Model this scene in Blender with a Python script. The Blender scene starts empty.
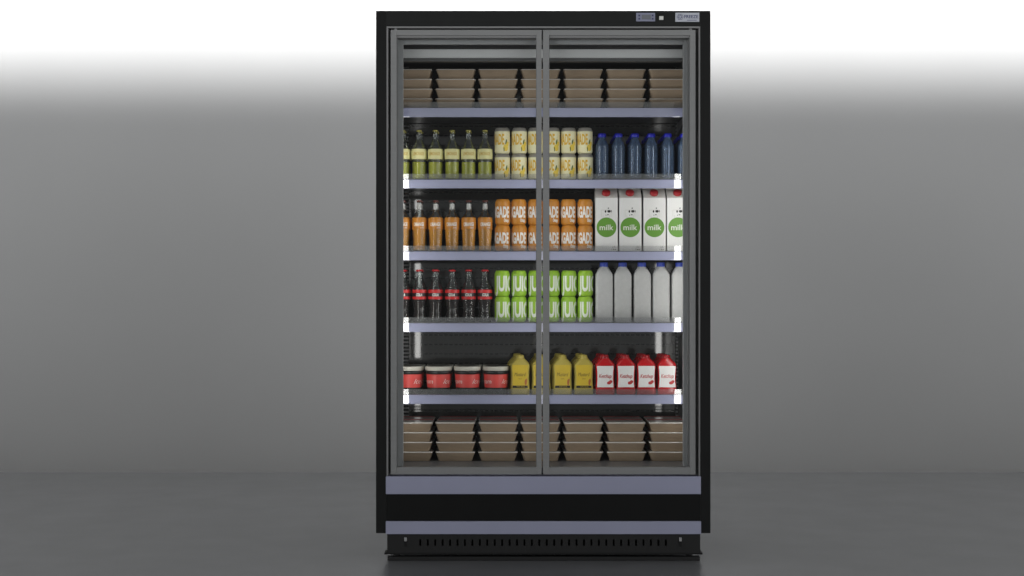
import bpy, bmesh, math, random
from math import sin, cos, pi, radians
random.seed(7)
scn = bpy.context.scene
COL = scn.collection

# ------------------------------------------------------------------ camera, world, lights, exposure
F = 50.0 / 36.0 * 1024.0        # focal length in pixels
D = 5.33                        # camera to the fridge front
CX, CZ = -0.1173, 1.027         # camera x and height (the fridge is centred on x = 0)
def X(px, d=0.0): return (px - 512.0) * (D + d) / F + CX
def Z(py, d=0.0): return (288.0 - py) * (D + d) / F + CZ

cam = bpy.data.cameras.new('camera'); cam.lens = 50; cam.sensor_width = 36
cam.clip_start = 0.05; cam.clip_end = 200
camo = bpy.data.objects.new('camera', cam); COL.objects.link(camo)
camo.location = (CX, -D, CZ); camo.rotation_euler = (radians(90), 0, 0)
scn.camera = camo

WALL_Y = 3.6                    # distance of the backdrop behind the fridge front
w = bpy.data.worlds.new('World'); scn.world = w; w.use_nodes = True
# the studio round the set: bright at eye level, dim towards ceiling and ground
WN, WL = w.node_tree.nodes, w.node_tree.links
wt = WN.new('ShaderNodeTexCoord'); ws = WN.new('ShaderNodeSeparateXYZ'); wa = WN.new('ShaderNodeMath'); wa.operation = 'ABSOLUTE'
wr = WN.new('ShaderNodeMapRange'); wr.interpolation_type = 'SMOOTHSTEP'
wr.inputs['From Min'].default_value = 0.12; wr.inputs['From Max'].default_value = 0.335
wr.inputs['To Min'].default_value = 3.15; wr.inputs['To Max'].default_value = 0.05
WL.new(wt.outputs['Generated'], ws.inputs[0]); WL.new(ws.outputs['Z'], wa.inputs[0]); WL.new(wa.outputs[0], wr.inputs['Value'])
WN['Background'].inputs[0].default_value = (0.975, 0.988, 1.0, 1)
# and dark straight behind the photographer, so the panes stay clear
wy = WN.new('ShaderNodeMapRange'); wy.interpolation_type = 'SMOOTHSTEP'
wy.inputs['From Min'].default_value = -0.965; wy.inputs['From Max'].default_value = -0.84
wy.inputs['To Min'].default_value = 0.10; wy.inputs['To Max'].default_value = 1.0
wm = WN.new('ShaderNodeMath'); wm.operation = 'MULTIPLY'
WL.new(ws.outputs['Y'], wy.inputs['Value']); WL.new(wr.outputs[0], wm.inputs[0]); WL.new(wy.outputs[0], wm.inputs[1])
WL.new(wm.outputs[0], WN['Background'].inputs[1])

def area(name, loc, target, sx, sy, power, color=(1, 1, 1), spread=180):
    l = bpy.data.lights.new(name, 'AREA'); l.shape = 'RECTANGLE'; l.size = sx; l.size_y = sy
    l.energy = power; l.color = color; l.spread = radians(spread)
    o = bpy.data.objects.new(name, l); COL.objects.link(o); o.location = loc
    import mathutils
    o.rotation_euler = (mathutils.Vector(target) - mathutils.Vector(loc)).to_track_quat('-Z', 'Y').to_euler()
    return o
area('backdrop_wash', (0, WALL_Y - 2.6, 2.92), (0, WALL_Y, 2.92), 12, 0.2, 82, spread=35)

scn.view_settings.view_transform = 'Standard'; scn.view_settings.look = 'None'
scn.view_settings.exposure = 0; scn.view_settings.gamma = 1
scn.cycles.transparent_max_bounces = 40; scn.cycles.max_bounces = 10
scn.cycles.use_denoising = True
scn.cycles.caustics_reflective = False; scn.cycles.caustics_refractive = False

# ------------------------------------------------------------------ materials
def nodes(name):
    m = bpy.data.materials.new(name); m.use_nodes = True
    return m, m.node_tree.nodes, m.node_tree.links
def mat(name, col, rough=0.5, metal=0.0, ior=1.5, spec=0.5, coat=0.0, var=0.0, scale=30, bump=0.0, bscale=200, stretch=(1, 1, 1)):
    m, n, l = nodes(name); b = n['Principled BSDF']
    b.inputs['Base Color'].default_value = (*col, 1); b.inputs['Roughness'].default_value = rough
    b.inputs['Metallic'].default_value = metal; b.inputs['IOR'].default_value = ior
    b.inputs['Specular IOR Level'].default_value = spec; b.inputs['Coat Weight'].default_value = coat
    if var or bump:
        tc = n.new('ShaderNodeTexCoord'); mp = n.new('ShaderNodeMapping'); mp.inputs['Scale'].default_value = stretch
        l.new(tc.outputs['Object'], mp.inputs['Vector'])
    if var:
        t = n.new('ShaderNodeTexNoise'); t.inputs['Scale'].default_value = scale; t.inputs['Detail'].default_value = 4
        l.new(mp.outputs[0], t.inputs['Vector'])
        r = n.new('ShaderNodeValToRGB'); e = r.color_ramp.elements
        e[0].position = 0.3; e[1].position = 0.7
        e[0].color = (*[c * (1 - var) for c in col], 1); e[1].color = (*[min(1, c * (1 + var)) for c in col], 1)
        l.new(t.outputs['Fac'], r.inputs[0]); l.new(r.outputs[0], b.inputs['Base Color'])
        mr = n.new('ShaderNodeMapRange'); mr.inputs['To Min'].default_value = rough * 0.85; mr.inputs['To Max'].default_value = min(1, rough * 1.15)
        l.new(t.outputs['Fac'], mr.inputs['Value']); l.new(mr.outputs[0], b.inputs['Roughness'])
    if bump:
        t2 = n.new('ShaderNodeTexNoise'); t2.inputs['Scale'].default_value = bscale; t2.inputs['Detail'].default_value = 3
        l.new(mp.outputs[0], t2.inputs['Vector'])
        bp = n.new('ShaderNodeBump'); bp.inputs['Strength'].default_value = bump; bp.inputs['Distance'].default_value = 0.001
        l.new(t2.outputs['Fac'], bp.inputs['Height']); l.new(bp.outputs[0], b.inputs['Normal'])
    return m
def clear(name, tint, body=None, body_amt=0.0, edge=None, refl_rough=0.03, refl=1.0, ior=1.5):
    """clear sheet or shell: transparent with a Fresnel reflection, optional cloudy body and denser edges"""
    m, n, l = nodes(name); n.remove(n['Principled BSDF']); out = n['Material Output']
    tr = n.new('ShaderNodeBsdfTransparent'); tr.inputs[0].default_value = (*tint, 1)
    if edge:
        lw = n.new('ShaderNodeLayerWeight'); lw.inputs[0].default_value = 0.35
        mx = n.new('ShaderNodeMix'); mx.data_type = 'RGBA'
        mx.inputs['A'].default_value = (*tint, 1); mx.inputs['B'].default_value = (*edge, 1)
        l.new(lw.outputs['Facing'], mx.inputs['Factor']); l.new(mx.outputs['Result'], tr.inputs[0])
    cur = tr.outputs[0]
    if body:
        df = n.new('ShaderNodeBsdfDiffuse'); df.inputs[0].default_value = (*body, 1)
        ms = n.new('ShaderNodeMixShader'); ms.inputs[0].default_value = body_amt
        l.new(cur, ms.inputs[1]); l.new(df.outputs[0], ms.inputs[2]); cur = ms.outputs[0]
    fr = n.new('ShaderNodeFresnel'); fr.inputs[0].default_value = ior
    mu = n.new('ShaderNodeMath'); mu.operation = 'MULTIPLY'; mu.inputs[1].default_value = refl; mu.use_clamp = True
    l.new(fr.outputs[0], mu.inputs[0])
    gl = n.new('ShaderNodeBsdfGlossy'); gl.inputs['Roughness'].default_value = refl_rough
    ms = n.new('ShaderNodeMixShader'); l.new(mu.outputs[0], ms.inputs[0]); l.new(cur, ms.inputs[1]); l.new(gl.outputs[0], ms.inputs[2])
    l.new(ms.outputs[0], out.inputs[0])
    return m
def dashed(name, col, dark, rough, px, dx, pz, dz, x0=0.0, z0=0.0):
    """sheet metal punched with rows of short slots: pitch px/pz, slot size dx/dz"""
    m, n, l = nodes(name); b = n['Principled BSDF']; b.inputs['Roughness'].default_value = rough
    tc = n.new('ShaderNodeTexCoord'); sp = n.new('ShaderNodeSeparateXYZ'); l.new(tc.outputs['Object'], sp.inputs[0])
    def step(o, off, pitch, size):
        a = n.new('ShaderNodeMath'); a.operation = 'ADD'; a.inputs[1].default_value = off + 50 * pitch; l.new(o, a.inputs[0])
        q = n.new('ShaderNodeMath'); q.operation = 'MODULO'; q.inputs[1].default_value = pitch; l.new(a.outputs[0], q.inputs[0])
        c = n.new('ShaderNodeMath'); c.operation = 'LESS_THAN'; c.inputs[1].default_value = size; l.new(q.outputs[0], c.inputs[0])
        return c.outputs[0]
    mu = n.new('ShaderNodeMath'); mu.operation = 'MULTIPLY'
    l.new(step(sp.outputs['X'], x0, px, dx), mu.inputs[0]); l.new(step(sp.outputs['Z'], z0, pz, dz), mu.inputs[1])
    mx = n.new('ShaderNodeMix'); mx.data_type = 'RGBA'; mx.inputs['A'].default_value = (*col, 1); mx.inputs['B'].default_value = (*dark, 1)
    l.new(mu.outputs[0], mx.inputs['Factor']); l.new(mx.outputs['Result'], b.inputs['Base Color'])
    return m

M = {}
M['wall'] = mat('backdrop_paint', (0.52, 0.52, 0.517), 0.9, spec=0.1, var=0.012, scale=1.5)
M['floor'] = mat('glossy_floor', (0.360, 0.366, 0.378), 0.18, ior=2.3, var=0.03, scale=4)
M['black'] = mat('black_coated_steel', (0.0065, 0.0068, 0.0066), 0.42, spec=0.22, var=0.06, scale=12, bump=0.05, bscale=900)
M['head'] = mat('charcoal_head_panel', (0.0150, 0.0158, 0.0154), 0.45, spec=0.25, var=0.05, scale=12, bump=0.05, bscale=900)  # black lightened to charcoal, painting in sheen from light above
M['side'] = mat('black_side_steel', (0.0098, 0.0101, 0.0099), 0.42, spec=0.24, var=0.06, scale=12, bump=0.05, bscale=900)  # black lifted partway to the head panel, for the same painted sheen
M['kick'] = mat('black_kick_steel', (0.0075, 0.0075, 0.0075), 0.5, var=0.08, scale=20)
M['void'] = mat('dark_void', (0.003, 0.003, 0.003), 0.8)
M['frame'] = mat('satin_aluminium', (0.265, 0.267, 0.265), 0.5, metal=0.1, var=0.04, scale=8, stretch=(1, 1, 12))
M['frame_inner'] = mat('grey_inner_frame', (0.38, 0.385, 0.39), 0.5, metal=0.1, var=0.03, scale=8)
M['trim'] = mat('bright_trim', (0.26, 0.26, 0.26), 0.45, metal=0.1)
M['gap'] = mat('rubber_gasket', (0.24, 0.24, 0.24), 0.7)
M['silver'] = mat('blue_grey_bumper', (0.38, 0.392, 0.525), 0.42, metal=0.1, var=0.02, scale=6, bump=0.03, bscale=700)
M['rail'] = mat('blue_grey_price_rail', (0.36, 0.375, 0.54), 0.05, ior=2.5, var=0.02, scale=9)
M['shelf'] = mat('grey_shelf_steel', (0.16, 0.16, 0.17), 0.3)
M['riser'] = clear('acrylic_riser', (0.995, 0.995, 0.995), (0.86, 0.88, 0.86), 0.06, refl_rough=0.03, refl=1.8)  # faint white body stands in for a reflected veil
M['glass'] = clear('door_glass', (0.965, 0.972, 0.97), refl_rough=0.0, refl=0.25)
M['led'], _n, _l = nodes('led_strip'); _n['Principled BSDF'].inputs['Base Color'].default_value = (0.9, 0.9, 0.9, 1)
_n['Principled BSDF'].inputs['Emission Color'].default_value = (1, 0.985, 0.96, 1); _n['Principled BSDF'].inputs['Emission Strength'].default_value = 9
M['liner'] = mat('dark_liner', (0.10, 0.10, 0.098), 0.3)
M['back'] = dashed('slotted_back_panel', (0.072, 0.071, 0.068), (0.006, 0.008, 0.008), 0.06, 0.021, 0.014, 0.0395, 0.0042)
M['back'].node_tree.nodes['Principled BSDF'].inputs['IOR'].default_value = 1.6
M['upright'] = dashed('punched_upright', (0.26, 0.26, 0.26), (0.004, 0.004, 0.004), 0.5, 4.0, 4.0, 0.0152, 0.0085)
M['canopy'] = mat('canopy_sheet', (0.64, 0.64, 0.637), 0.5)
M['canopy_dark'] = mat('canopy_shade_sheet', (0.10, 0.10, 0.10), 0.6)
M['panel_blue'] = mat('controller_face', (0.27, 0.28, 0.38), 0.35)
M['lcd'] = mat('controller_display', (0.20, 0.21, 0.23), 0.2)
M['btn'] = mat('controller_button', (0.05, 0.06, 0.14), 0.5)
M['white_pl'] = mat('white_plastic', (0.78, 0.78, 0.74), 0.4)
M['badge'] = mat('badge_plate', (0.55, 0.57, 0.63), 0.35)
M['navy'] = mat('badge_print', (0.03, 0.04, 0.16), 0.5)
M['screw'] = mat('zinc_screw', (0.45, 0.45, 0.45), 0.35, metal=0.6)
# packaging
M['kraft'] = mat('kraft_board', (0.375, 0.28, 0.19), 0.75, var=0.08, scale=25, bump=0.1, bscale=300, stretch=(1, 1, 6))
M['lid_film'] = mat('tray_film', (0.70, 0.66, 0.61), 0.16, ior=1.7, var=0.05)  # pale film, whitened so the rim carries a painted glint
M['lid_red'] = mat('tray_red_edge', (0.22, 0.02, 0.015), 0.4)
M['bglass'] = clear('bottle_glass', (0.93, 0.95, 0.94), (0.7, 0.72, 0.72), 0.03, edge=(0.62, 0.65, 0.64), refl_rough=0.08, refl=0.8)  # slight white haze put in for highlights on the necks
M['lemon_liq'] = clear('lemonade', (0.66, 0.70, 0.10), (0.72, 0.73, 0.06), 0.75, edge=(0.3, 0.34, 0.03), refl=0.3)
M['orange_liq'] = clear('orange_soda', (0.6, 0.25, 0.03), (0.88, 0.37, 0.035), 0.97, refl=0.3)
M['cola_liq'] = clear('cola', (0.26, 0.13, 0.10), (0.05, 0.025, 0.02), 0.35, edge=(0.05, 0.02, 0.015), refl=0.3)
M['lemon_lab'] = mat('lemon_label', (0.78, 0.74, 0.36), 0.5, var=0.03)
M['lemon_txt'] = mat('lemon_lettering', (0.62, 0.42, 0.08), 0.5)
M['orange_lab'] = mat('orange_label', (0.55, 0.215, 0.022), 0.35, var=0.03)
M['white_ink'] = mat('white_print', (0.85, 0.83, 0.78), 0.5)
M['red_lab'] = mat('red_label', (0.60, 0.022, 0.022), 0.35)
M['black_ink'] = mat('black_print', (0.012, 0.010, 0.010), 0.5)
M['cap_gold'] = mat('gold_cap', (0.45, 0.40, 0.10), 0.35, metal=0.5)
M['cap_rust'] = mat('rust_cap', (0.14, 0.035, 0.025), 0.35)
M['cap_red'] = mat('red_cap', (0.55, 0.015, 0.02), 0.35)
M['cap_dkred'] = mat('dark_red_cap', (0.36, 0.012, 0.016), 0.4)  # cap red darkened to paint in the shade over the gable
M['neck_foil'] = mat('neck_foil', (0.50, 0.50, 0.48), 0.35, metal=0.2)
M['can_lemon'] = mat('lemon_can', (0.84, 0.79, 0.50), 0.4, var=0.02)
M['can_lid'] = mat('can_lid', (0.34, 0.32, 0.28), 0.4, metal=0.3)
M['can_yel'] = mat('lemon_ink', (0.78, 0.47, 0.03), 0.45)
M['lem_fruit'] = mat('lemon_fruit_ink', (0.85, 0.62, 0.06), 0.45)
M['leaf_ink'] = mat('leaf_ink', (0.10, 0.16, 0.03), 0.5)
M['can_or'] = mat('orange_can', (0.60, 0.24, 0.025), 0.38, var=0.03)
M['can_gr'] = mat('green_can', (0.32, 0.56, 0.035), 0.38, var=0.03)
M['juice_ink'] = mat('pale_print', (0.82, 0.86, 0.74), 0.5)
M['water'] = clear('blue_water_bottle', (0.46, 0.58, 0.75), (0.13, 0.21, 0.35), 0.34, edge=(0.22, 0.29, 0.42), refl_rough=0.10, refl=1.5)
M['blue_cap'] = mat('blue_cap', (0.008, 0.012, 0.40), 0.35)
M['blue_cap2'] = mat('blue_screw_cap', (0.03, 0.06, 0.38), 0.4)
M['carton'] = mat('white_carton', (0.82, 0.81, 0.79), 0.42, var=0.025, scale=14)
M['carton_top'] = mat('carton_gable', (0.60, 0.58, 0.54), 0.45)  # carton white greyed down, gable shade put into the colour
M['milk_green'] = mat('green_disc', (0.13, 0.32, 0.035), 0.5)
M['milk_bot'] = mat('milky_plastic', (0.50, 0.50, 0.49), 0.5, var=0.04, scale=60, bump=0.25, bscale=260)
M['tub'] = mat('black_tub', (0.012, 0.013, 0.012), 0.4)
M['tub_lid'] = mat('cream_lid', (0.62, 0.60, 0.52), 0.45)
M['lid_dark'] = mat('smoked_lid_top', (0.10, 0.095, 0.08), 0.35)  # lid top darkened, painting in shade from the shelf above
M['tub_red'] = mat('coral_label', (0.68, 0.07, 0.06), 0.45, var=0.03)
M['must'] = mat('mustard_bottle', (0.46, 0.37, 0.07), 0.4, var=0.04)
M['must_lab'] = mat('mustard_label', (0.61, 0.435, 0.028), 0.45)
M['brown_ink'] = mat('brown_print', (0.10, 0.07, 0.02), 0.5)
M['saus_ink'] = mat('sausage_print', (0.40, 0.12, 0.03), 0.5)
M['ketch'] = mat('ketchup_bottle', (0.52, 0.010, 0.014), 0.22, coat=0.2)
M['ketch_dk'] = mat('ketchup_cap', (0.34, 0.006, 0.010), 0.4)
M['ketch_ink'] = mat('ketchup_print', (0.50, 0.03, 0.03), 0.5)

# ------------------------------------------------------------------ mesh helpers
class MB:
    def __init__(s): s.v = []; s.f = []; s.m = []; s.sm = []; s.mats = []
    def mi(s, m):
        if m not in s.mats: s.mats.append(m)
        return s.mats.index(m)
    def add(s, vs, fs, m, smooth=False):
        o = len(s.v); s.v += [tuple(v) for v in vs]; k = s.mi(m)
        for f in fs: s.f.append(tuple(i + o for i in f)); s.m.append(k); s.sm.append(smooth)
        return s
    def box(s, x0, x1, y0, y1, z0, z1, m):
        x0, x1 = min(x0, x1), max(x0, x1); z0, z1 = min(z0, z1), max(z0, z1); y0, y1 = min(y0, y1), max(y0, y1)
        return s.add([(x0, y0, z0), (x1, y0, z0), (x1, y1, z0), (x0, y1, z0), (x0, y0, z1), (x1, y0, z1), (x1, y1, z1), (x0, y1, z1)],
                     [(0, 3, 2, 1), (4, 5, 6, 7), (0, 1, 5, 4), (1, 2, 6, 5), (2, 3, 7, 6), (3, 0, 4, 7)], m)
    def lathe(s, prof, m, seg=28, cx=0, cy=0):
        vs = []; fs = []; rings = []
        for r, z in prof:
            if r < 1e-6: rings.append([len(vs)]); vs.append((cx, cy, z))
            else:
                rings.append(list(range(len(vs), len(vs) + seg)))
                vs += [(cx + r * sin(2 * pi * k / seg), cy - r * cos(2 * pi * k / seg), z) for k in range(seg)]
        for a, b in zip(rings, rings[1:]):
            for k in range(seg):
                j = (k + 1) % seg
                if len(a) == 1 and len(b) == 1: continue
                if len(a) == 1: fs.append((a[0], b[j], b[k]))
                elif len(b) == 1: fs.append((a[k], a[j], b[0]))
                else: fs.append((a[k], a[j], b[j], b[k]))
        return s.add(vs, fs, m, True)
    def loft(s, secs, m, n=5, cap=True, smooth=True):
        """rounded-rectangle cross-sections: (z, half width, half depth, corner radius)"""
        vs = []; fs = []; cnt = 4 * (n + 1)
        for z, hw, hd, cr in secs:
            for (sx, sy, a0) in ((1, 1, 0), (-1, 1, 90), (-1, -1, 180), (1, -1, 270)):
                for k in range(n + 1):
                    a = radians(a0 + 90 * k / n)
                    vs.append((sx * (hw - cr) + cr * cos(a), sy * (hd - cr) + cr * sin(a), z))
        for i in range(len(secs) - 1):
            for k in range(cnt):
                j = (k + 1) % cnt
                fs.append((i * cnt + k, i * cnt + j, (i + 1) * cnt + j, (i + 1) * cnt + k))
        s.add(vs, fs, m, smooth)
        if cap:
            s.add(vs[:cnt], [tuple(reversed(range(cnt)))], m); s.add(vs[-cnt:], [tuple(range(cnt))], m)
        return s
    def build(s, name, parent=None, bevel=0.0, loc=None):
        me = bpy.data.meshes.new(name); me.from_pydata(s.v, [], s.f)
        for m in s.mats: me.materials.append(M[m])
        for p, k, sm in zip(me.polygons, s.m, s.sm): p.material_index = k; p.use_smooth = sm
        me.update()
        o = bpy.data.objects.new(name, me); COL.objects.link(o)
        if parent: o.parent = parent
        if loc: o.location = loc
        if bevel:
            b = o.modifiers.new('bevel', 'BEVEL'); b.width = bevel; b.segments = 2; b.limit_method = 'ANGLE'
        return o
_tc = {}
def text2d(s, bold=0.0, shear=0.0):
    """flat outline of a string as (verts, faces), unit cap height, starting at x = 0"""
    k = (s, bold, shear)
    if k not in _tc:
        cu = bpy.data.curves.new('lettering', 'FONT'); cu.body = s; cu.offset = bold; cu.shear = shear; cu.size = 1; cu.resolution_u = 3
        o = bpy.data.objects.new('lettering', cu); COL.objects.link(o)
        dg = bpy.context.evaluated_depsgraph_get(); dg.update()
        me = bpy.data.meshes.new_from_object(o.evaluated_get(dg))
        bm = bmesh.new(); bm.from_mesh(me)
        bmesh.ops.remove_doubles(bm, verts=bm.verts, dist=1e-5)
        bmesh.ops.triangulate(bm, faces=bm.faces)
        for _ in range(4):
            es = [e for e in bm.edges if abs(e.verts[0].co.x - e.verts[1].co.x) > 0.17]
            if not es: break
            bmesh.ops.subdivide_edges(bm, edges=es, cuts=1); bmesh.ops.triangulate(bm, faces=bm.faces)
        bm.verts.index_update()
        vs = [(v.co.x, v.co.y) for v in bm.verts]; fs = [tuple(v.index for v in f.verts) for f in bm.faces]
        bm.free(); bpy.data.objects.remove(o); bpy.data.curves.remove(cu); bpy.data.meshes.remove(me)
        x0 = min(a for a, b in vs); H = 0.7
        vs = [((a - x0) / H, b / H) for a, b in vs]
        _tc[k] = (vs, fs, max(a for a, b in vs))
    return _tc[k]
def write(mb, s, m, h, x=0, z=0, width=None, align='c', r=None, y=0.0, bold=0.0, shear=0.0):
    """lettering of cap height h, flat at depth y or wrapped on radius r (number or f(z)); x is along the surface"""
    vs, fs, wd = text2d(s, bold, shear)
    kx = h if width is None else width / wd
    off = {'c': -wd * kx / 2, 'l': 0, 'r': -wd * kx}[align]
    out = []
    for a, b in vs:
        u = x + off + a * kx; zz = z + b * h
        if r is None: out.append((u, y, zz))
        else:
            R = r(zz) if callable(r) else r
            out.append((R * sin(u / R), -R * cos(u / R), zz))
    mb.add(out, fs, m)
def disc(mb, m, cx, cz, rx, rz, y=0.0, r=None, n=24, rot=0.0):
    vs = []
    for q in ([0.5, 1.0] if r else [1.0]):
        for k in range(n):
            a = 2 * pi * k / n; u0, w0 = q * rx * cos(a), q * rz * sin(a)
            u = cx + u0 * cos(rot) - w0 * sin(rot); zz = cz + u0 * sin(rot) + w0 * cos(rot)
            vs.append((u, y, zz) if r is None else (r * sin(u / r), -r * cos(u / r), zz))
    if r is None: fs = [tuple(range(n))]
    else: fs = [tuple(range(n))] + [(k, (k + 1) % n, n + (k + 1) % n, n + k) for k in range(n)]
    mb.add(vs, fs, m)
def thing(o, label, cat, group=None):
    if group: o.scale = (K, K, K)
    o['label'] = label; o['category'] = cat
    if group: o['group'] = group
    return o
def copy_tree(o, loc, label, parent=None):
    c = o.copy(); COL.objects.link(c); c.location = loc if parent is None else o.location
    if parent: c.parent = parent
    else: c['label'] = label
    for ch in list(o.children): copy_tree(ch, None, None, c)
    return c

# ------------------------------------------------------------------ setting: glossy floor and curved studio backdrop
R_COVE = 1.0
Y0 = WALL_Y - R_COVE
fl = MB().add([(-9, -9, 0), (9, -9, 0), (9, Y0, 0), (-9, Y0, 0)], [(0, 1, 2, 3)], 'floor').build('floor'); fl['kind'] = 'structure'
prof = [(Y0, 0.0)] + [(Y0 + R_COVE * sin(a), R_COVE - R_COVE * cos(a)) for a in [pi / 2 * k / 40 for k in range(1, 41)]] + [(WALL_Y, 1.4), (WALL_Y, 2.0), (WALL_Y, 3.0), (WALL_Y, 4.6)]
vs = []; fs = []
for y, z in prof: vs += [(-9, y, z), (9, y, z)]
for k in range(len(prof) - 1): fs.append((2 * k, 2 * k + 1, 2 * k + 3, 2 * k + 2))
bd = MB().add(vs, fs, 'wall', True).build('backdrop'); bd['kind'] = 'structure'

# ------------------------------------------------------------------ the display fridge
fridge = bpy.data.objects.new('display_fridge', None); COL.objects.link(fridge); fridge.empty_display_size = 0.2
thing(fridge, 'tall black display fridge with two glass doors and stocked shelves', 'display fridge')
xl0, xl1, xr0, xr1 = X(376.0), X(386.2), X(700.4), X(710.5)
ztop, zside = Z(10.8), Z(533.2)
DEPTH = 0.80
MB().box(xl0, xl1, 0, DEPTH, zside, ztop, 'side').build('side_panel', fridge, 0.0005)
MB().box(xr0, xr1, 0, DEPTH, zside, ztop, 'side').build('side_panel', fridge, 0.0005)
g = 0.0002
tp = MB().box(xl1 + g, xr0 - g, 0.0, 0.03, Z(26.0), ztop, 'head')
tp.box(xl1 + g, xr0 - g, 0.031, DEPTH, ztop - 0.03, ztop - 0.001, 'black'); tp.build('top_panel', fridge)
# thin bright trim around the door opening
tr = MB().box(X(386.4), X(388.1), 0.002, 0.03, Z(476.0), Z(28.0), 'trim')
tr.box(X(698.9), X(700.3), 0.002, 0.03, Z(476.0), Z(28.0), 'trim')
tr.box(X(386.4), X(700.3), 0.0021, 0.03, Z(27.95), Z(26.3), 'trim'); tr.build('trim_frame', fridge)
# dark rebate the doors close against
gk = MB().box(X(388.2), X(397), 0.034, 0.05, Z(476), Z(28.1), 'gap').box(X(689), X(698.8), 0.034, 0.05, Z(476), Z(28.1), 'gap')
gk.box(X(397), X(689), 0.034, 0.05, Z(37.5), Z(28.1), 'gap'); gk.build('door_gasket', fridge)
# inner frame behind the doors
d = 0.052
inn = MB().box(X(395.0, d), X(403.1, d), d, d + 0.02, Z(476, d), Z(37.0, d), 'frame_inner')
inn.box(X(683.2, d), X(691, d), d, d + 0.02, Z(476, d), Z(37.0, d), 'frame_inner')
inn.box(X(403.1, d), X(683.2, d), d + 0.001, d + 0.019, Z(44.2, d), Z(37.0, d), 'frame_inner')
inn.build('inner_frame', fridge, 0.001)
# lamps: one LED strip down each side, behind the inner frame, plus an unseen centre strip added as fill
for a, b, dd in ((396.6, 402.9, .0725), (546.2, 547.6, .036), (683.4, 689.9, .0725)):
    MB().box(X(a, dd), X(b, dd), dd, dd + (0.008 if b - a > 3 else 0.03), Z(428, dd), Z(122, dd), 'led').build('led_strip', fridge)
# liner: side walls, slotted back, roof
BACK = 0.59; DR = 0.22; PD = DR + 0.015
lx0, lx1 = X(390.5), X(696.0)
MB().box(xl1 + g, lx0, 0.08, BACK, Z(476), Z(37), 'liner').build('side_liner', fridge)
MB().box(lx1, xr0 - g, 0.08, BACK, Z(476), Z(37), 'liner').build('side_liner', fridge)
MB().box(xl1 + g, xr0 - g, BACK + 0.001, BACK + 0.02, Z(500), ztop - 0.035, 'back').build('back_panel', fridge)
MB().box(xl1 + g, xr0 - g, DEPTH - 0.02, DEPTH - 0.001, 0.06, ztop - 0.035, 'black').build('rear_panel', fridge)
for a, b in ((402.5, 408.5), (676.5, 679.6)):
    MB().box(X(a, 0.56), X(b, 0.56), 0.572, BACK, Z(465, 0.56), Z(62, 0.56), 'upright').build('upright', fridge)
# canopy under the roof: recess coloured dark for its shade, pale light sheet, dark lip
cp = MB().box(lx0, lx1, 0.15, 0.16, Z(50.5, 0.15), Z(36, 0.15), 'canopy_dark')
cp.box(lx0, lx1, 0.11, 0.149, Z(57.8, 0.11), Z(49.3, 0.11), 'canopy')
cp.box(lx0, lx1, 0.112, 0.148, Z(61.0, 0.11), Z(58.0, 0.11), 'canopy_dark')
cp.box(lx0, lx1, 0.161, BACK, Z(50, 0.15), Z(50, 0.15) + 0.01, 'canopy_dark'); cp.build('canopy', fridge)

# doors
def door(x0, x1, ins0, ins1, hx):
    zt, zb = Z(29.6), Z(474.6); f = MB()
    y0, y1 = 0.004, 0.034
    f.box(x0, ins0, y0, y1, zb, zt, 'frame'); f.box(ins1, x1, y0, y1, zb, zt, 'frame')
    f.box(ins0, ins1, y0 + .0006, y1, Z(35.2), zt, 'frame'); f.box(ins0, ins1, y0 + .0006, y1, zb, Z(467.3), 'frame')
    o = f.build('door', fridge, 0.0012)
    MB().box(ins0 + .001, ins1 - .001, 0.016, 0.022, Z(467.2), Z(35.3), 'glass').build('glass_pane', o)
    MB().box(hx - .0045, hx + .0045, 0.008, 0.028, zt - .001, Z(28.1), 'trim').build('hinge', o)
    gl = MB(); dk = 'gap'                                   # dark beading round the pane
    gl.box(ins0, ins0 + .0022, 0.010, 0.0155, Z(467.2), Z(35.3), dk).box(ins1 - .0022, ins1, 0.010, 0.0155, Z(467.2), Z(35.3), dk)
    gl.box(ins0 + .0023, ins1 - .0023, 0.010, 0.0155, Z(37.3), Z(35.3), dk)
    gl.build('glazing_bead', o)
    return o
door(X(390.6), X(541.6), X(396.2), X(536.7), X(395.5))
door(X(543.0), X(695.6), X(548.9), X(690.3), X(691))

# shelves
RAILS = [(107.8, 117.0), (179.5, 188.3), (251.4, 260.2), (323.0, 332.0), (394.7, 404.0)]
SZ = []
for i, (a, b) in enumerate(RAILS):
    dr = DR
    zt, zb = Z(a, dr), Z(b, dr); SZ.append(zt + (0.0012 if i < 4 else -0.003))
    sh = MB().box(lx0 + .002, lx1 - .002, dr + .013, BACK - .02, SZ[i] - 0.020, SZ[i], 'shelf')
    s = sh.build('shelf', fridge, 0.001)
    MB().box(lx0 + .003, lx1 - .003, dr, dr + .012, zb, zt, 'rail').build('price_rail', s, 0.0012)
    MB().box(lx0 + .004, lx1 - .004, dr - .004, dr - .001, zt + .0004, zt + 5.6 * (D + dr) / F, 'riser').build('riser', s)
    for sx in (lx0 + .003, lx1 - .006):
        MB().add([(sx, dr + .014, zt - .022), (sx, BACK - .02, zt - .022), (sx, BACK - .02, zt - .075), (sx + .003, dr + .014, zt - .022), (sx + .003, BACK - .02, zt - .022), (sx + .003, BACK - .02, zt - .075)],
                 [(0, 1, 2), (5, 4, 3), (0, 3, 4, 1), (1, 4, 5, 2), (2, 5, 3, 0)], 'shelf').build('bracket', s)
DECK = Z(461.6, PD)
MB().box(lx0 + .002, lx1 - .002, 0.053, BACK - .001, DECK - .02, DECK, 'shelf').build('deck', fridge, 0.001)
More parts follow.
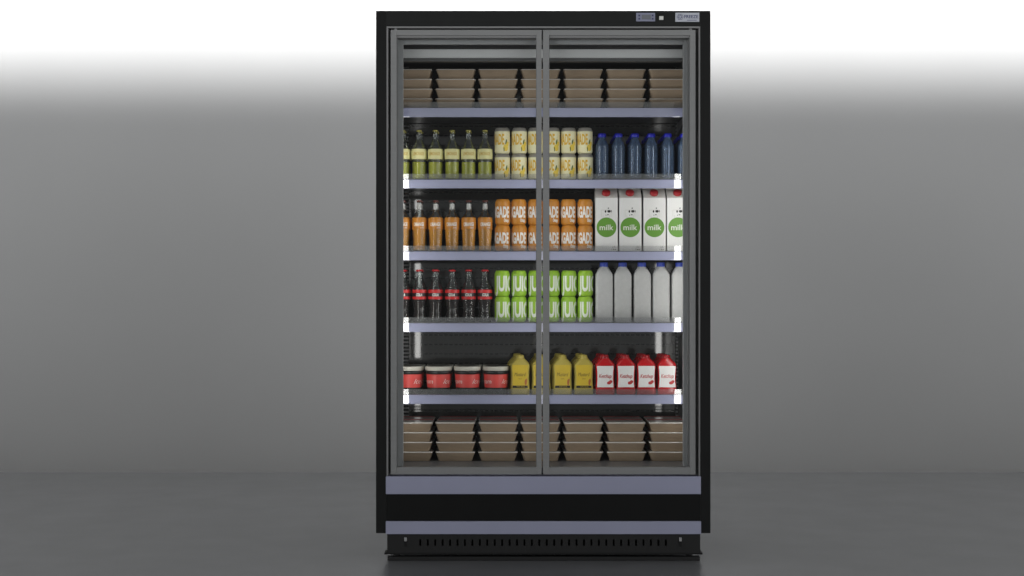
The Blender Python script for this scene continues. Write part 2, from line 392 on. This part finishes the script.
# lower front
MB().box(X(385.9), X(700.8), -0.004, 0.05, Z(494), Z(476.3), 'silver').build('front_panel', fridge, 0.0012)
MB().box(xl1 + g, xr0 - g, 0.002, 0.05, Z(520.9), Z(494.1), 'black').build('lower_panel', fridge)
MB().box(X(385.9), X(700.9), -0.006, 0.05, Z(533.9), Z(521.0), 'silver').build('bumper', fridge, 0.0012)
kd = 0.02
kp = MB(); k0, k1 = X(387.2, kd), X(700.2, kd)
za, zb, zc_, zd = Z(533.9, kd), Z(539.4, kd), Z(545.8, kd), Z(552.8, kd)
kp.box(k0, k1, kd, kd + .004, zb, za, 'kick'); kp.box(k0, k1, kd, kd + .004, zd, zc_, 'kick')
xs = [420.3 + 7.44 * k for k in range(34)]; prev = k0
for px in xs:
    kp.box(prev, X(px - 1.0, kd), kd, kd + .004, zc_, zb, 'kick'); prev = X(px + 1.0, kd)
kp.box(prev, k1, kd, kd + .004, zc_, zb, 'kick')
kpo = kp.build('kick_plate', fridge)
for px in (405.6, 680.3):
    cx, cz = X(px, kd), Z(539.6, kd)
    MB().box(cx - .0045, cx + .0045, kd - .004, kd - .0005, cz - .006, cz + .009, 'screw').build('screw', kpo, 0.001)
    MB().box(cx - .0045, cx + .0045, kd - .0025, kd - .0005, cz - .026, cz - .0065, 'void').build('keyhole', kpo)
bs = MB().box(k0 + .002, k1 - .002, kd + .02, DEPTH - .02, 0.03, zside - .002, 'void')
bs.build('base', fridge)
MB().box(X(384.3, .02), X(702.6, .02), kd + .002, kd + .06, Z(554.6, .02), zd - .0004, 'void').build('base_rail', fridge)
for px in (396, 691):
    for yy in (0.055, 0.66):
        f = MB().lathe([(0, 0), (.024, 0), (.024, .006), (.012, .012), (.012, .032)], 'void', 16, X(px), yy); f.build('foot', fridge)
MB().box(k0 + .001, k1 - .001, kd + .001, kd + .03, 0.0015, Z(556.8, kd), 'kick').build('base_skirt', fridge)
# controls on the head panel
y = -0.002
cpn = MB().box(X(636.1), X(655.1), y, .0005, Z(21.4), Z(12.9), 'panel_blue').build('control_panel', fridge, 0.0006)
MB().box(X(641.8), X(650.6), y - .0012, y - .0002, Z(19.5), Z(14.8), 'lcd').build('display', cpn)
for px, py in ((639.2, 15.6), (639.2, 18.9), (652.6, 15.6), (652.6, 18.9)):
    MB().box(X(px - .8), X(px + .8), y - .0014, y - .0002, Z(py + .8), Z(py - .8), 'btn').build('button', cpn)
sw = MB().box(X(658.6), X(663.8), -.002, .0005, Z(20.4), Z(13.4), 'void').build('switch', fridge)
MB().add([(X(659.1), -.004, Z(16.6)), (X(663.3), -.004, Z(16.6)), (X(663.3), -.0045, Z(19.9)), (X(659.1), -.0045, Z(19.9)), (X(659.1), -.0022, Z(16.2)), (X(663.3), -.0022, Z(16.2)), (X(663.3), -.0022, Z(20.1)), (X(659.1), -.0022, Z(20.1))],
         [(0, 3, 2, 1), (0, 1, 5, 4), (1, 2, 6, 5), (2, 3, 7, 6), (3, 0, 4, 7)], 'white_pl').build('rocker', sw)
bdg = MB().box(X(675.3), X(699.2), -.003, .0005, Z(21.9), Z(12.8), 'badge').build('badge', fridge, 0.0005)
em = MB()
def hexring(cx, cz, r, t):
    vs = []
    for q in (r, r - t):
        vs += [(cx + q * cos(pi / 6 + k * pi / 3), -.0036, cz + q * sin(pi / 6 + k * pi / 3)) for k in range(6)]
    em.add(vs, [(k, (k + 1) % 6, 6 + (k + 1) % 6, 6 + k) for k in range(6)], 'navy')
ex, ez = X(680.0), Z(17.0)
for k in range(6):
    a = k * pi / 3; hexring(ex + .0078 * cos(a), ez + .0078 * sin(a), .0046, .0014)
write(em, 'FREEZE', 'navy', .0115, X(684.2), Z(18.3), width=X(698) - X(684.2), align='l', y=-.0036, bold=.01)
em.box(X(687), X(696.5), -.0036, -.0031, Z(20.6), Z(20.1), 'navy'); em.build('emblem', bdg)

# ------------------------------------------------------------------ stock
S = lambda d: (D + d) / F            # metres per pixel at depth d
ORD = ['first', 'second', 'third', 'fourth', 'fifth', 'sixth', 'seventh']
ROW = ['front row', 'second row', 'third row', 'fourth row', 'fifth row']
K = (D + PD) / (D + 0.165)    # stock measured at 0.165, standing at PD

# kraft food trays, two blocks of seven stacks
def make_tray():
    t = MB(); hw, hd, h = .0764, .062, .0375
    b = MB()
    b.loft([(0, hw - .0135, hd - .012, .006), (.002, hw - .0115, hd - .010, .007), (h - .004, hw - .0015, hd - .0015, .008)], 'kraft', 3)
    o = b.build('food_tray')
    l = MB().loft([(h - .0045, hw, hd, .008), (h - .0032, hw + .0006, hd + .0006, .008), (h - .0010, hw - .0006, hd - .0006, .008), (h - .0006, hw - .003, hd - .003, .007)], 'lid_film', 3)
    l.box(-hw + .004, hw - .004, hd - .007, hd - .003, h - .0007, h + .0016, 'lid_red')
    l.build('lid', o)
    return o, h
tray, TH = make_tray(); first = True
dt = PD + .062 * K
TX = [412.3 + 42.78 * (k) + 0.1 for k in range(7)]
LAY = ['bottom of', 'third from top of', 'second from top of', 'topmost of']
for base, name, rows in ((SZ[0], 'top shelf', 1), (DECK, 'bottom deck', 2)):
    for r in range(rows):
        for k in range(7):
            for q in range(4):
                lab = 'kraft food tray, %s the %s stack from left, %s%s' % (LAY[q], ORD[k], name, ('' if rows == 1 else (' front', ' back')[r]))
                px = TX[k]
                loc = (X(px, PD) + random.uniform(-.0015, .0015), dt + r * .131 + random.uniform(-.001, .001), base + .0006 + q * (TH + .0003) * K)
                if first:
                    thing(tray, lab, 'food tray', 'kraft food trays in stacks'); tray.location = loc; first = False
                else: copy_tree(tray, loc, lab).rotation_euler.z = radians(random.uniform(-.5, .5))

# glass bottles
def rad(prof):
    def f(z):
        for (r0, z0), (r1, z1) in zip(prof, prof[1:]):
            if z0 <= z <= z1 and z1 > z0: return r0 + (r1 - r0) * (z - z0) / (z1 - z0)
        return prof[-1][0]
    return f
def band(mb, f, z0, z1, m, off=.0006, n=4):
    mb.lathe([(f(z0 + (z1 - z0) * k / n) + off, z0 + (z1 - z0) * k / n) for k in range(n + 1)], m, 32)
def smooth_prof(p, n=4):
    out = []
    for i in range(len(p) - 1):
        p0 = p[max(i - 1, 0)]; p1 = p[i]; p2 = p[i + 1]; p3 = p[min(i + 2, len(p) - 1)]
        for k in range(n):
            t = k / n
            out.append(tuple(.5 * ((2 * p1[j]) + (-p0[j] + p2[j]) * t + (2 * p0[j] - 5 * p1[j] + 4 * p2[j] - p3[j]) * t * t + (-p0[j] + 3 * p1[j] - 3 * p2[j] + p3[j]) * t ** 3) for j in (0, 1)))
    return out + [p[-1]]
def make_bottle(name, body, liq, liq_top, lab, capm, cap_r, cap_h):
    p = smooth_prof(body); f = rad(p)
    o = MB().lathe([(0, 0)] + p, 'bglass', 32).build(name)
    lp = [(max(r - .0018, .001), z) for r, z in p if .004 < z < liq_top]
    lp = [(0, lp[0][1])] + lp + [(max(f(liq_top) - .0018, .001), liq_top), (0, liq_top)]
    MB().lathe(lp, liq, 32).build('liquid', o)
    L = MB(); lab(L, f); L.build('label', o)
    zt = p[-1][1]
    MB().lathe([(cap_r * .96, zt - cap_h * .75), (cap_r, zt - cap_h * .7), (cap_r * .96, zt), (cap_r * .8, zt + cap_h * .25), (0, zt + cap_h * .28)], capm, 21).build('cap', o)
    return o
sodaL = [(.0250, 0), (.0275, .005), (.0277, .022), (.0278, .045), (.0282, .070), (.0287, .084), (.0290, .100), (.0287, .117), (.0262, .126), (.0180, .140), (.0118, .154), (.0092, .168), (.0088, .184), (.0100, .188), (.0100, .192)]
sodaO = [(.0235, 0), (.0255, .005), (.0255, .022), (.0260, .045), (.0278, .075), (.0284, .095), (.0286, .112), (.0278, .128), (.0240, .136), (.0160, .148), (.0110, .159), (.0090, .172), (.0088, .188), (.0100, .192), (.0100, .196)]
colaP = [(.0240, 0), (.0262, .006), (.0258, .022), (.0225, .045), (.0230, .062), (.0268, .085), (.0282, .100), (.0282, .115), (.0266, .128), (.0200, .146), (.0135, .164), (.0100, .180), (.0098, .194), (.0110, .198), (.0110, .203)]
def lab_lemon(L, f):
    band(L, f, .0790, .1185, 'lemon_lab'); write(L, 'LEMONADE', 'lemon_txt', .012, 0, .094, width=.045, r=lambda z: f(z) + .0011, bold=.02)
def lab_orange(L, f):
    band(L, f, .084, .130, 'orange_lab', n=8); write(L, 'ORANGE', 'white_ink', .0135, 0, .097, width=.043, r=lambda z: f(z) + .0011, bold=.03)
    write(L, 'soda', 'white_ink', .006, .021, .088, align='r', r=lambda z: f(z) + .0011)
    band(L, f, .163, .184, 'neck_foil', .0004, 3)
def lab_cola(L, f):
    band(L, f, .0895, .1000, 'red_lab'); band(L, f, .1000, .1140, 'black_ink'); band(L, f, .1140, .1265, 'red_lab')
    write(L, 'COLA', 'white_ink', .0105, 0, .1017, width=.025, r=lambda z: f(z) + .0012, bold=.04, shear=.15)
BX = [402.7, 419.3, 435.6, 452.0, 468.5, 484.9]
lemonade = make_bottle('lemonade_bottle', sodaL, 'lemon_liq', .068, lab_lemon, 'cap_gold', .0112, .006)
orangeade = make_bottle('orange_soda_bottle', sodaO, 'orange_liq', .131, lab_orange, 'cap_rust', .0112, .005)
cola = make_bottle('cola_bottle', colaP, 'cola_liq', .118, lab_cola, 'cap_red', .0138, .0065)
ROUND = ('lemonade_bottle', 'orange_soda_bottle', 'cola_bottle', 'lemon_can', 'orange_can', 'juice_can', 'ice_cream_tub')
def rows(proto, xs, sz, d0, pitch, nrow, labf, cat, group, dz=0.0, skew=0.0):
    n = 0
    for r in range(nrow):
        for k, px in enumerate(xs):
            dd = d0 + pitch * r
            loc = (X(px, d0) - skew * r + random.uniform(-.0012, .0012), dd, sz + .0006 + dz)
            lab = labf(k, r)
            if n == 0 and 'label' not in proto: thing(proto, lab, cat, group); proto.location = loc; o = proto
            else: o = copy_tree(proto, loc, lab)
            if proto.name.split('.')[0] in ROUND: o.rotation_euler.z = radians(random.uniform(-5, 5))
            n += 1
for pr, sz, nm, can in ((lemonade, SZ[1], 'yellow-green lemonade', 'lemonade'), (orangeade, SZ[2], 'orange soda', 'orange'), (cola, SZ[3], 'dark cola', 'green juice')):
    rows(pr, BX, sz, PD + .032, .064, 2, lambda k, r: 'glass bottle of %s, %s from the %s cans, %s' % (nm, ['sixth', 'fifth', 'fourth', 'third', 'second', 'next'][k] if k < 5 else 'first', can, ROW[r]),
         'drink bottle', 'glass bottles of ' + nm)

# cans, two high
def make_can(kind):
    R, H = .0297, .1000
    o = MB()
    body = {'lemon_can': 'can_lemon', 'orange_can': 'can_or', 'juice_can': 'can_gr'}[kind]
    if kind == 'lemon_can':
        o.lathe([(.0, .001), (.024, .001), (.0265, .003), (R, .0085), (R, .0860)], body, 40)
        top = [(R, .0860), (.0292, .0885), (.0262, .0965), (.0248, .0985), (.0245, H), (.0228, H), (.0222, .0965), (0, .0965)]
    else:
        o.lathe([(.0, .001), (.023, .001), (.0250, .003), (.0283, .0075), (R, .0130), (R, .0860), (.0288, .0905), (.0262, .0962)], body, 40)
        top = [(.0262, .0962), (.0250, .0985), (.0245, H), (.0228, H), (.0222, .0965), (0, .0965)]
    r = R + .0005
    if kind == 'lemon_can':
        write(o, 'LEMONADE', 'can_yel', .040, .0085, .035, width=.100, align='r', r=r, bold=.03)
        disc(o, 'lem_fruit', .0150, .022, .0110, .0130, r=r + .0003); disc(o, 'lem_fruit', .0215, .036, .0075, .011, r=r + .0004, rot=-.4)
        disc(o, 'leaf_ink', .0165, .045, .0030, .0105, r=r + .0006, rot=-.25); disc(o, 'leaf_ink', .0075, .016, .0018, .009, r=r + .0006)
    elif kind == 'orange_can':
        write(o, 'ORANGADE', 'white_ink', .040, .0300, .031, width=.126, align='r', r=r, bold=.04)
        write(o, 'Orange', 'white_ink', .0125, .0275, .013, width=.022, align='r', r=r, bold=.04)
    else:
        write(o, 'JUICE', 'juice_ink', .055, -.0310, .023, width=.096, align='l', r=r, bold=.04)
    ob = o.build(kind)
    MB().lathe(top, 'can_lid' if kind == 'lemon_can' else body, 36).build('lid', ob)
    return ob, H
CXS = [502.5, 519.05, 535.6, 552.1, 568.6, 585.2]
for kind, sz, nm, side in (('lemon_can', SZ[1], 'pale yellow lemonade can', 'lemonade bottles'), ('orange_can', SZ[2], 'orange can with white lettering', 'orange soda bottles'), ('juice_can', SZ[3], 'lime green juice can', 'cola bottles')):
    c, H = make_can(kind)
    for lay in (0, 1):
        rows(c, CXS, sz, PD + .031, .06, 1, lambda k, r: '%s, %s from the %s, %s layer' % (nm, ORD[k], side, ('lower', 'upper')[lay]),
             'drink can', nm + 's stacked two high', dz=lay * (H + .0004) * K)

# blue water bottles
wp = [(.0210, 0), (.0248, .004), (.0254, .010)]
z = .012
while z < .118:
    wp += [(.0254, z), (.0256, z + .005), (.0240, z + .0083)]; z += .0105
wp += [(.0254, .126), (.0248, .131), (.0205, .142), (.0150, .153), (.0128, .158), (.0124, .169)]
wb = MB().lathe([(0, 0)] + wp, 'water', 28).build('water_bottle')
MB().lathe([(.0150, .1640), (.0158, .1655), (.0158, .1765), (.0140, .1790), (0, .1793)], 'blue_cap', 24).build('cap', wb)
WX = [601.9, 618.4, 634.9, 651.4, 667.9, 684.4]
rows(wb, WX, SZ[1], PD + .027, .062, 5, lambda k, r: 'ribbed blue water bottle with blue cap, %s from the lemonade cans, %s' % (ORD[k], ROW[r]), 'water bottle', 'ribbed blue water bottles')

# milk cartons
W2, HB = .0428, .2055
cb = MB(); q = W2
cb.add([(-q, -q, 0), (q, -q, 0), (q, q, 0), (-q, q, 0), (-q, -q, HB), (q, -q, HB), (q, q, HB), (-q, q, HB)],
       [(0, 3, 2, 1), (0, 1, 5, 4), (1, 2, 6, 5), (2, 3, 7, 6), (3, 0, 4, 7)], 'carton')
HR = HB + .036
cb.add([(-q, -q, HB), (q, -q, HB), (q, q, HB), (-q, q, HB), (-q, -.002, HR), (q, -.002, HR), (q, .002, HR), (-q, .002, HR), (-q, -.002, HR + .008), (q, -.002, HR + .008), (q, .002, HR + .008), (-q, .002, HR + .008), (-q + .012, 0, HB + .02), (q - .012, 0, HB + .02)],
       [(0, 1, 5, 4), (2, 3, 7, 6), (4, 5, 9, 8), (6, 7, 11, 10), (8, 9, 10, 11), (1, 2, 13), (2, 6, 13), (6, 5, 13), (5, 1, 13), (0, 12, 3), (3, 12, 7), (7, 12, 4), (4, 12, 0), (5, 6, 10, 9), (7, 4, 8, 11)], 'carton_top')
yf = -q - .0006
disc(cb, 'milk_green', -.0005, .0915, .0382, .0382, y=yf, n=40)
write(cb, 'milk', 'white_ink', .0215, -.0005, .0810, width=.053, y=yf - .0005, bold=.008)
for dx, dz, rx, rz in ((.0055, .0170, .0042, .0034), (-.0025, .0165, .002, .003), (.004, .0245, .0016, .0014), (.003, .0085, .0022, .0012), (-.0015, .0075, .001, .0012), (.011, .017, .0008, .003)):
    disc(cb, 'black_ink', dx * 1.7, .1265 + dz * 1.6, rx * 1.6, rz * 1.6, y=yf, n=12)
for a, b, c_, e in ((-.0125, .0105, .0195, .0202), (-.0125, -.0118, .0035, .0195), (.0098, .0105, .0035, .0195), (-.0085, -.0078, .0, .008), (.006, .0067, .0, .008)):
    cb.box(a * 1.7, b * 1.7, yf - .0001, yf + .0003, .1265 + c_ * 1.6, .1265 + e * 1.6, 'carton_top')
write(cb, '2.5%', 'brown_ink', .0048, .034, .0130, align='r', y=yf); write(cb, '1 litre', 'brown_ink', .0055, .036, .0040, align='r', y=yf, bold=.02)
cbo = cb.build('milk_carton', bevel=0)
cap = MB().lathe([(.0160, 0), (.0162, .002), (.0158, .0110), (.0140, .0125), (0, .0127)], 'cap_dkred', 24)
co = cap.build('cap', cbo); al = math.atan2(.036, q - .002)
co.location = (-.001, -q * .56, HB + .036 * .44 + .0005); co.rotation_euler = (pi / 2 - (pi / 2 - al), 0, 0)
MX = [605.9, 629.7, 653.5, 677.2]
rows(cbo, MX, SZ[2], PD + q, .09, 1, lambda k, r: 'white milk carton with green milk disc, %s from the orange cans' % ORD[k], 'milk carton', 'white milk cartons')

# square milk bottles
mb_ = MB().loft([(0, .031, .031, .010), (.003, .0330, .0330, .008), (.176, .0330, .0330, .008), (.186, .0322, .0322, .009), (.207, .0205, .0205, .012), (.2165, .0150, .0150, .0149)], 'milk_bot', 6)
mbo = mb_.build('milk_bottle')
MB().lathe([(.0155, .2150), (.0162, .2160), (.0162, .2300), (.0152, .2320), (0, .2320)], 'blue_cap2', 24).build('cap', mbo)
QX = [604.0, 622.7, 641.9, 660.9, 679.8]
rows(mbo, QX, SZ[3], PD + .0328, .07, 1, lambda k, r: 'plain whitish square milk bottle with blue cap, %s from the green cans' % ORD[k], 'milk bottle', 'square milk bottles with blue caps')

# ice cream tubs
tb = MB().lathe([(0, 0), (.0415, 0), (.0425, .002), (.0445, .0275), (.0481, .0800), (.0500, .0802), (.0502, .0935), (0, .0935)], 'tub', 40)
fr_ = lambda zz: .0445 + (.0481 - .0445) * (zz - .0275) / (.0525) + .0008
tb.lathe([(fr_(.0275), .0275), (fr_(.0790), .0790)], 'tub_red', 40)
for ang in (.44, .44 + pi):
    write(tb, 'Ice cream', 'white_ink', .0185, ang * .046, .0430, width=.112, align='l', r=lambda zz: fr_(zz) + .0005, bold=-.008, shear=.5)
tbo = tb.build('ice_cream_tub')
MB().lathe([(.0515, .0930), (.0530, .0940), (.0531, .1090)], 'tub_lid', 40).lathe([(.0531, .1090), (.0527, .1100), (.0505, .1102), (.0495, .1088), (0, .1088)], 'lid_dark', 40).build('lid', tbo)
TBX = [410.2, 438.7, 467.3, 495.9]
rows(tbo, TBX, SZ[4], PD + .0535, .110, 2, lambda k, r: 'black ice cream tub with coral label, %s from the mustard, %s' % (['fourth', 'third', 'second', 'first'][k], ROW[r]), 'ice cream tub', 'ice cream tubs with cream lids')

# squeeze bottles: mustard and ketchup
def squeeze(kind, body, capm):
    hd = .030
    secs = [(0, .0345, hd - .003, .012), (.004, .0372, hd, .013), (.030, .0368, hd, .013), (.062, .0345, hd, .013), (.090, .0355, hd, .013), (.108, .0372, hd, .013), (.1150, .0366, hd - .0008, .013), (.1200, .0345, hd - .002, .013), (.1280, .0285, hd - .006, .013), (.1370, .0200, .0195, .014), (.1405, .0172, .0172, .0140)]
    o = MB().loft(secs, body, 5).build(kind)
    c = MB().lathe([(.0165, .1400), (.0165, .1420), (.0138, .1525), (.0115, .1542), (0, .1545)], capm, 24); c.build('cap', o)
    def hw(zz):
        for (z0, w0, _, _), (z1, w1, _, _) in zip(secs, secs[1:]):
            if z0 <= zz <= z1: return w0 + (w1 - w0) * (zz - z0) / (z1 - z0)
        return .03
    L = MB(); yv = -hd - .0008
    m = 'must_lab' if kind == 'mustard_bottle' else 'carton'
    z0, z1 = (.029, .1160) if kind == 'mustard_bottle' else (.030, .112)
    n = 10; vs = []
    for k in range(n + 1):
        zz = z0 + (z1 - z0) * k / n; ww = hw(zz) - (.0062 if kind == 'mustard_bottle' else .0050); vs += [(-ww, yv + (.001 if zz > .1255 else 0), zz), (ww, yv + (.001 if zz > .1255 else 0), zz)]
    L.add(vs, [(2 * k, 2 * k + 1, 2 * k + 3, 2 * k + 2) for k in range(n)], m)
    y2 = yv - .0006
    if kind == 'mustard_bottle':
        write(L, 'Mustard', 'brown_ink', .0140, 0, .073, width=.044, y=y2, shear=.25); write(L, 'classic', 'brown_ink', .0045, 0, .061, width=.014, y=y2)
        L.box(-.0290, .0290, y2 - .0002, y2 + .0003, .0275, .0365, 'black_ink'); write(L, 'with seeds', 'must_lab', .0045, .002, .0300, width=.032, y=y2 - .0006)
        disc(L, 'saus_ink', .0215, .0490, .0042, .0120, y=y2); disc(L, 'saus_ink', .0245, .0560, .0022, .0080, y=y2 - .0002)
    else:
        write(L, 'Ketchup', 'ketch_ink', .0150, 0, .066, width=.049, y=y2, shear=.3, bold=.012)
        disc(L, 'ketch_ink', .0150, .0470, .0085, .0062, y=y2, rot=.2); disc(L, 'ketch_ink', .0215, .0520, .0065, .0055, y=y2 - .0002)
    L.build('label', o)
    return o
mu = squeeze('mustard_bottle', 'must', 'must')
rows(mu, [519.9, 541.0, 562.2, 583.3], SZ[4], PD + .031, .062, 3, lambda k, r: 'yellow mustard squeeze bottle, %s from the ice cream tubs, %s' % (ORD[k], ROW[r]), 'mustard bottle', 'yellow mustard bottles', skew=.006)
kt = squeeze('ketchup_bottle', 'ketch', 'ketch_dk')
rows(kt, [604.6, 625.3, 646.0, 666.7], SZ[4], PD + .031, .062, 3, lambda k, r: 'red ketchup squeeze bottle with white label, %s from the mustard, %s' % (ORD[k], ROW[r]), 'ketchup bottle', 'red ketchup bottles', skew=.006)
